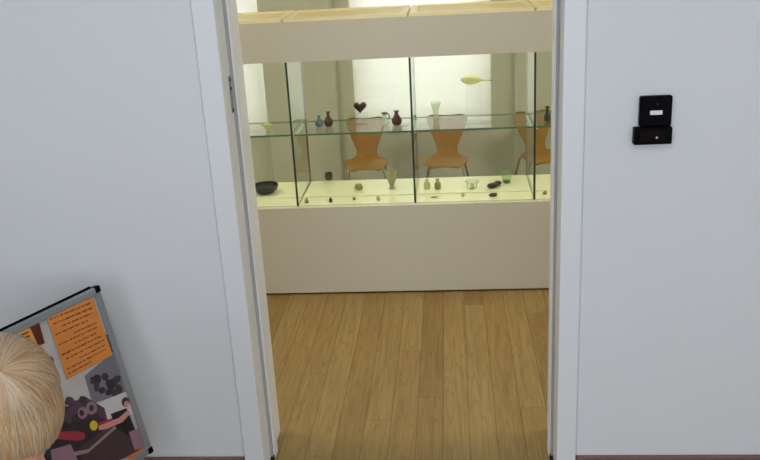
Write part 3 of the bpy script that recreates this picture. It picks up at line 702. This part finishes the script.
    for i, c in enumerate(hairs): MT['hair%d' % i] = paint('blond_hair_%d' % i, srgb(*c), .38, .10, 50, spec=.6)
    A = Vector((.091, .100, .105))                   # hair envelope around the head
    HH = HC+Vector((0, -.002, .004))
    HEM = HC.z-.080
    def env(p, k=1.0):
        """push a point onto the hair envelope: an ellipsoid above the ears, then a soft bell below"""
        q = p-HH
        if q.z >= -.02:
            l = math.sqrt((q.x/A.x)**2+(q.y/A.y)**2+(q.z/A.z)**2); return HH+q*(k/max(l, 1e-6))
        t = (-.02-q.z); rs = k*(1+.9*t-48*t*t); l = math.sqrt((q.x/A.x)**2+(q.y/A.y)**2)
        return HH+Vector((q.x*rs/max(l, 1e-6), q.y*rs/max(l, 1e-6), q.z))
    el_, az = math.radians(46), math.radians(-90)
    cd = Vector((math.cos(el_)*math.cos(az), math.cos(el_)*math.sin(az), math.sin(el_)))
    crown = env(HH+Vector((cd.x*A.x, cd.y*A.y, cd.z*A.z)))
    tx = Vector((1, 0, 0)); ty = cd.cross(tx).normalized()
    rnd = random.Random(11)
    hm2 = MB(); NS = 2600
    def strand(phi, k, m_, rad, jit):
        p = crown+(tx*math.cos(phi)+ty*math.sin(phi))*.004; v = (tx*math.cos(phi+.35)+ty*math.sin(phi+.35))
        p = env(p, k); pts = [p.copy()]; step = .0105
        for i in range(30):
            g_ = Vector((0, 0, -1)); q = p-HH
            wgt = min(1, max(0, (.02-q.z)/.05))*.7+.10
            v = (v*(1-wgt*.45)+g_*wgt*.45+jit*.05).normalized()
            p2 = env(p+v*step, k*(1+.0022*math.sin(i*.9+phi*7))); d_ = p2-p
            if d_.length < 1e-5: break
            v = d_.normalized(); p = p2; pts.append(p.copy())
            ql = p-HH
            if p.z < HEM+rnd.uniform(-.004, .006): break
            if ql.y > .060 and abs(ql.x) < .062 and ql.z < .030+rnd.uniform(-.006, .004): break
        if len(pts) < 4: return
        n_ = len(pts); hm2.tube(pts, [rad*(.7+.3*min(1, i/3)) if i < n_-2 else rad*(.75 if i == n_-2 else .3) for i in range(n_)], 4, m_)
    for s in range(NS):
        phi = rnd.uniform(0, 2*PI); base = noise.noise(Vector((math.cos(phi)*6, math.sin(phi)*6, 0)))
        lockk = .985+.02*noise.noise(Vector((math.cos(phi)*14, math.sin(phi)*14, 3)))+rnd.uniform(-.03, .012)
        m_ = min(4, max(0, int(2.0+base*4.0+rnd.uniform(-1.6, 1.6))))
        strand(phi, lockk, m_, rnd.uniform(.0007, .0013), Vector((rnd.uniform(-1, 1), rnd.uniform(-1, 1), rnd.uniform(-1, 1))))
    hair = hm2.build('hair', ['hair%d' % i for i in range(5)], e, smooth=True)
    # under layer that keeps the scalp covered
    cap = MB(); vs = []; fs = []; nr, ns = 22, 48
    for i in range(nr):
        for k in range(ns):
            a = 2*PI*k/ns; dx, dy = math.cos(a), math.sin(a)
            face = dy > .45
            zend = (HC.z+.036) if face else HEM+.008
            t = i/(nr-1)
            ztop = HH.z+A.z*.955; z_ = ztop+(zend-ztop)*(1-math.cos(t*PI/2)) if i else ztop
            zz = (z_-HH.z)/A.z
            rad = math.sqrt(max(0, 1-(zz/.957)**2)) if zz > 0 else 1.0
            p = HH+Vector((dx*A.x*rad*.955, dy*A.y*rad*.955, z_-HH.z))
            if z_-HH.z < -.02: p = env(p, .955)
            vs.append(p)
    for i in range(nr-1):
        for k in range(ns): fs.append((i*ns+k, i*ns+(k+1) % ns, (i+1)*ns+(k+1) % ns, (i+1)*ns+k))
    fs.append(tuple(reversed(range(ns)))); cap.add(vs, fs); cap.build('under_hair', 'hair2', hair, smooth=True)
    return e
child((-.775, 1.275, 0), math.radians(31))

# ------------------------------------------------------------------ light
wd = bpy.data.worlds.new('sky'); S.world = wd; wd.use_nodes = True
bg = wd.node_tree.nodes['Background']; bg.inputs[0].default_value = (.90, .95, 1, 1); bg.inputs[1].default_value = 1.5
# daylight entering by the hall window behind the viewer
area('hall_daylight', ((hx0+hx1)/2, YA-.02, (hz0+hz1)/2), hx1-hx0-.1, (PI/2, 0, 0), 42, (.735, .815, .985), hz1-hz0-.1)
area('hall_fill', (-.3, .2, ZC-.02), 1.6, (0, 0, 0), 14, (.78, .85, .98), .8)  # added soft fill from above, weakens the child's shadow on the wall
# daylight outside the gallery windows
for (a, b), pw in zip(W, (11, 13.5, 13)):
    area('window_daylight', ((a+b)/2, YB+.32, (SZ+WT)/2), b-a, (-PI/2, 0, 0), pw, (1, .98, .95), WT-SZ)
# strip lamps in the case header, shining down on the bed
for i in range(4):
    area('case_lamp', ((PX[i]+PX[i+1])/2, (CY0+CY1)/2-.02, ZG1+.02), PX[i+1]-PX[i]-.06, (0, 0, 0), 1.3, (1, .94, .62), .10)
# added pair of warm fill lights, set wide so the case front lights evenly
for x in (-2.3, 1.95): area('gallery_fill', (x, 3.0, ZC-.02), .6, (0, 0, 0), 25.5, (1, .90, .74), .6)

S.view_settings.view_transform = 'Standard'; S.view_settings.look = 'None'; S.view_settings.gamma = 1
S.view_settings.exposure = 0; S.view_settings.use_curve_mapping = False
try:
    S.cycles.use_denoising = True
    S.cycles.max_bounces = 14; S.cycles.transparent_max_bounces = 40; S.cycles.glossy_bounces = 6; S.cycles.diffuse_bounces = 6; S.cycles.transmission_bounces = 10
except Exception: pass
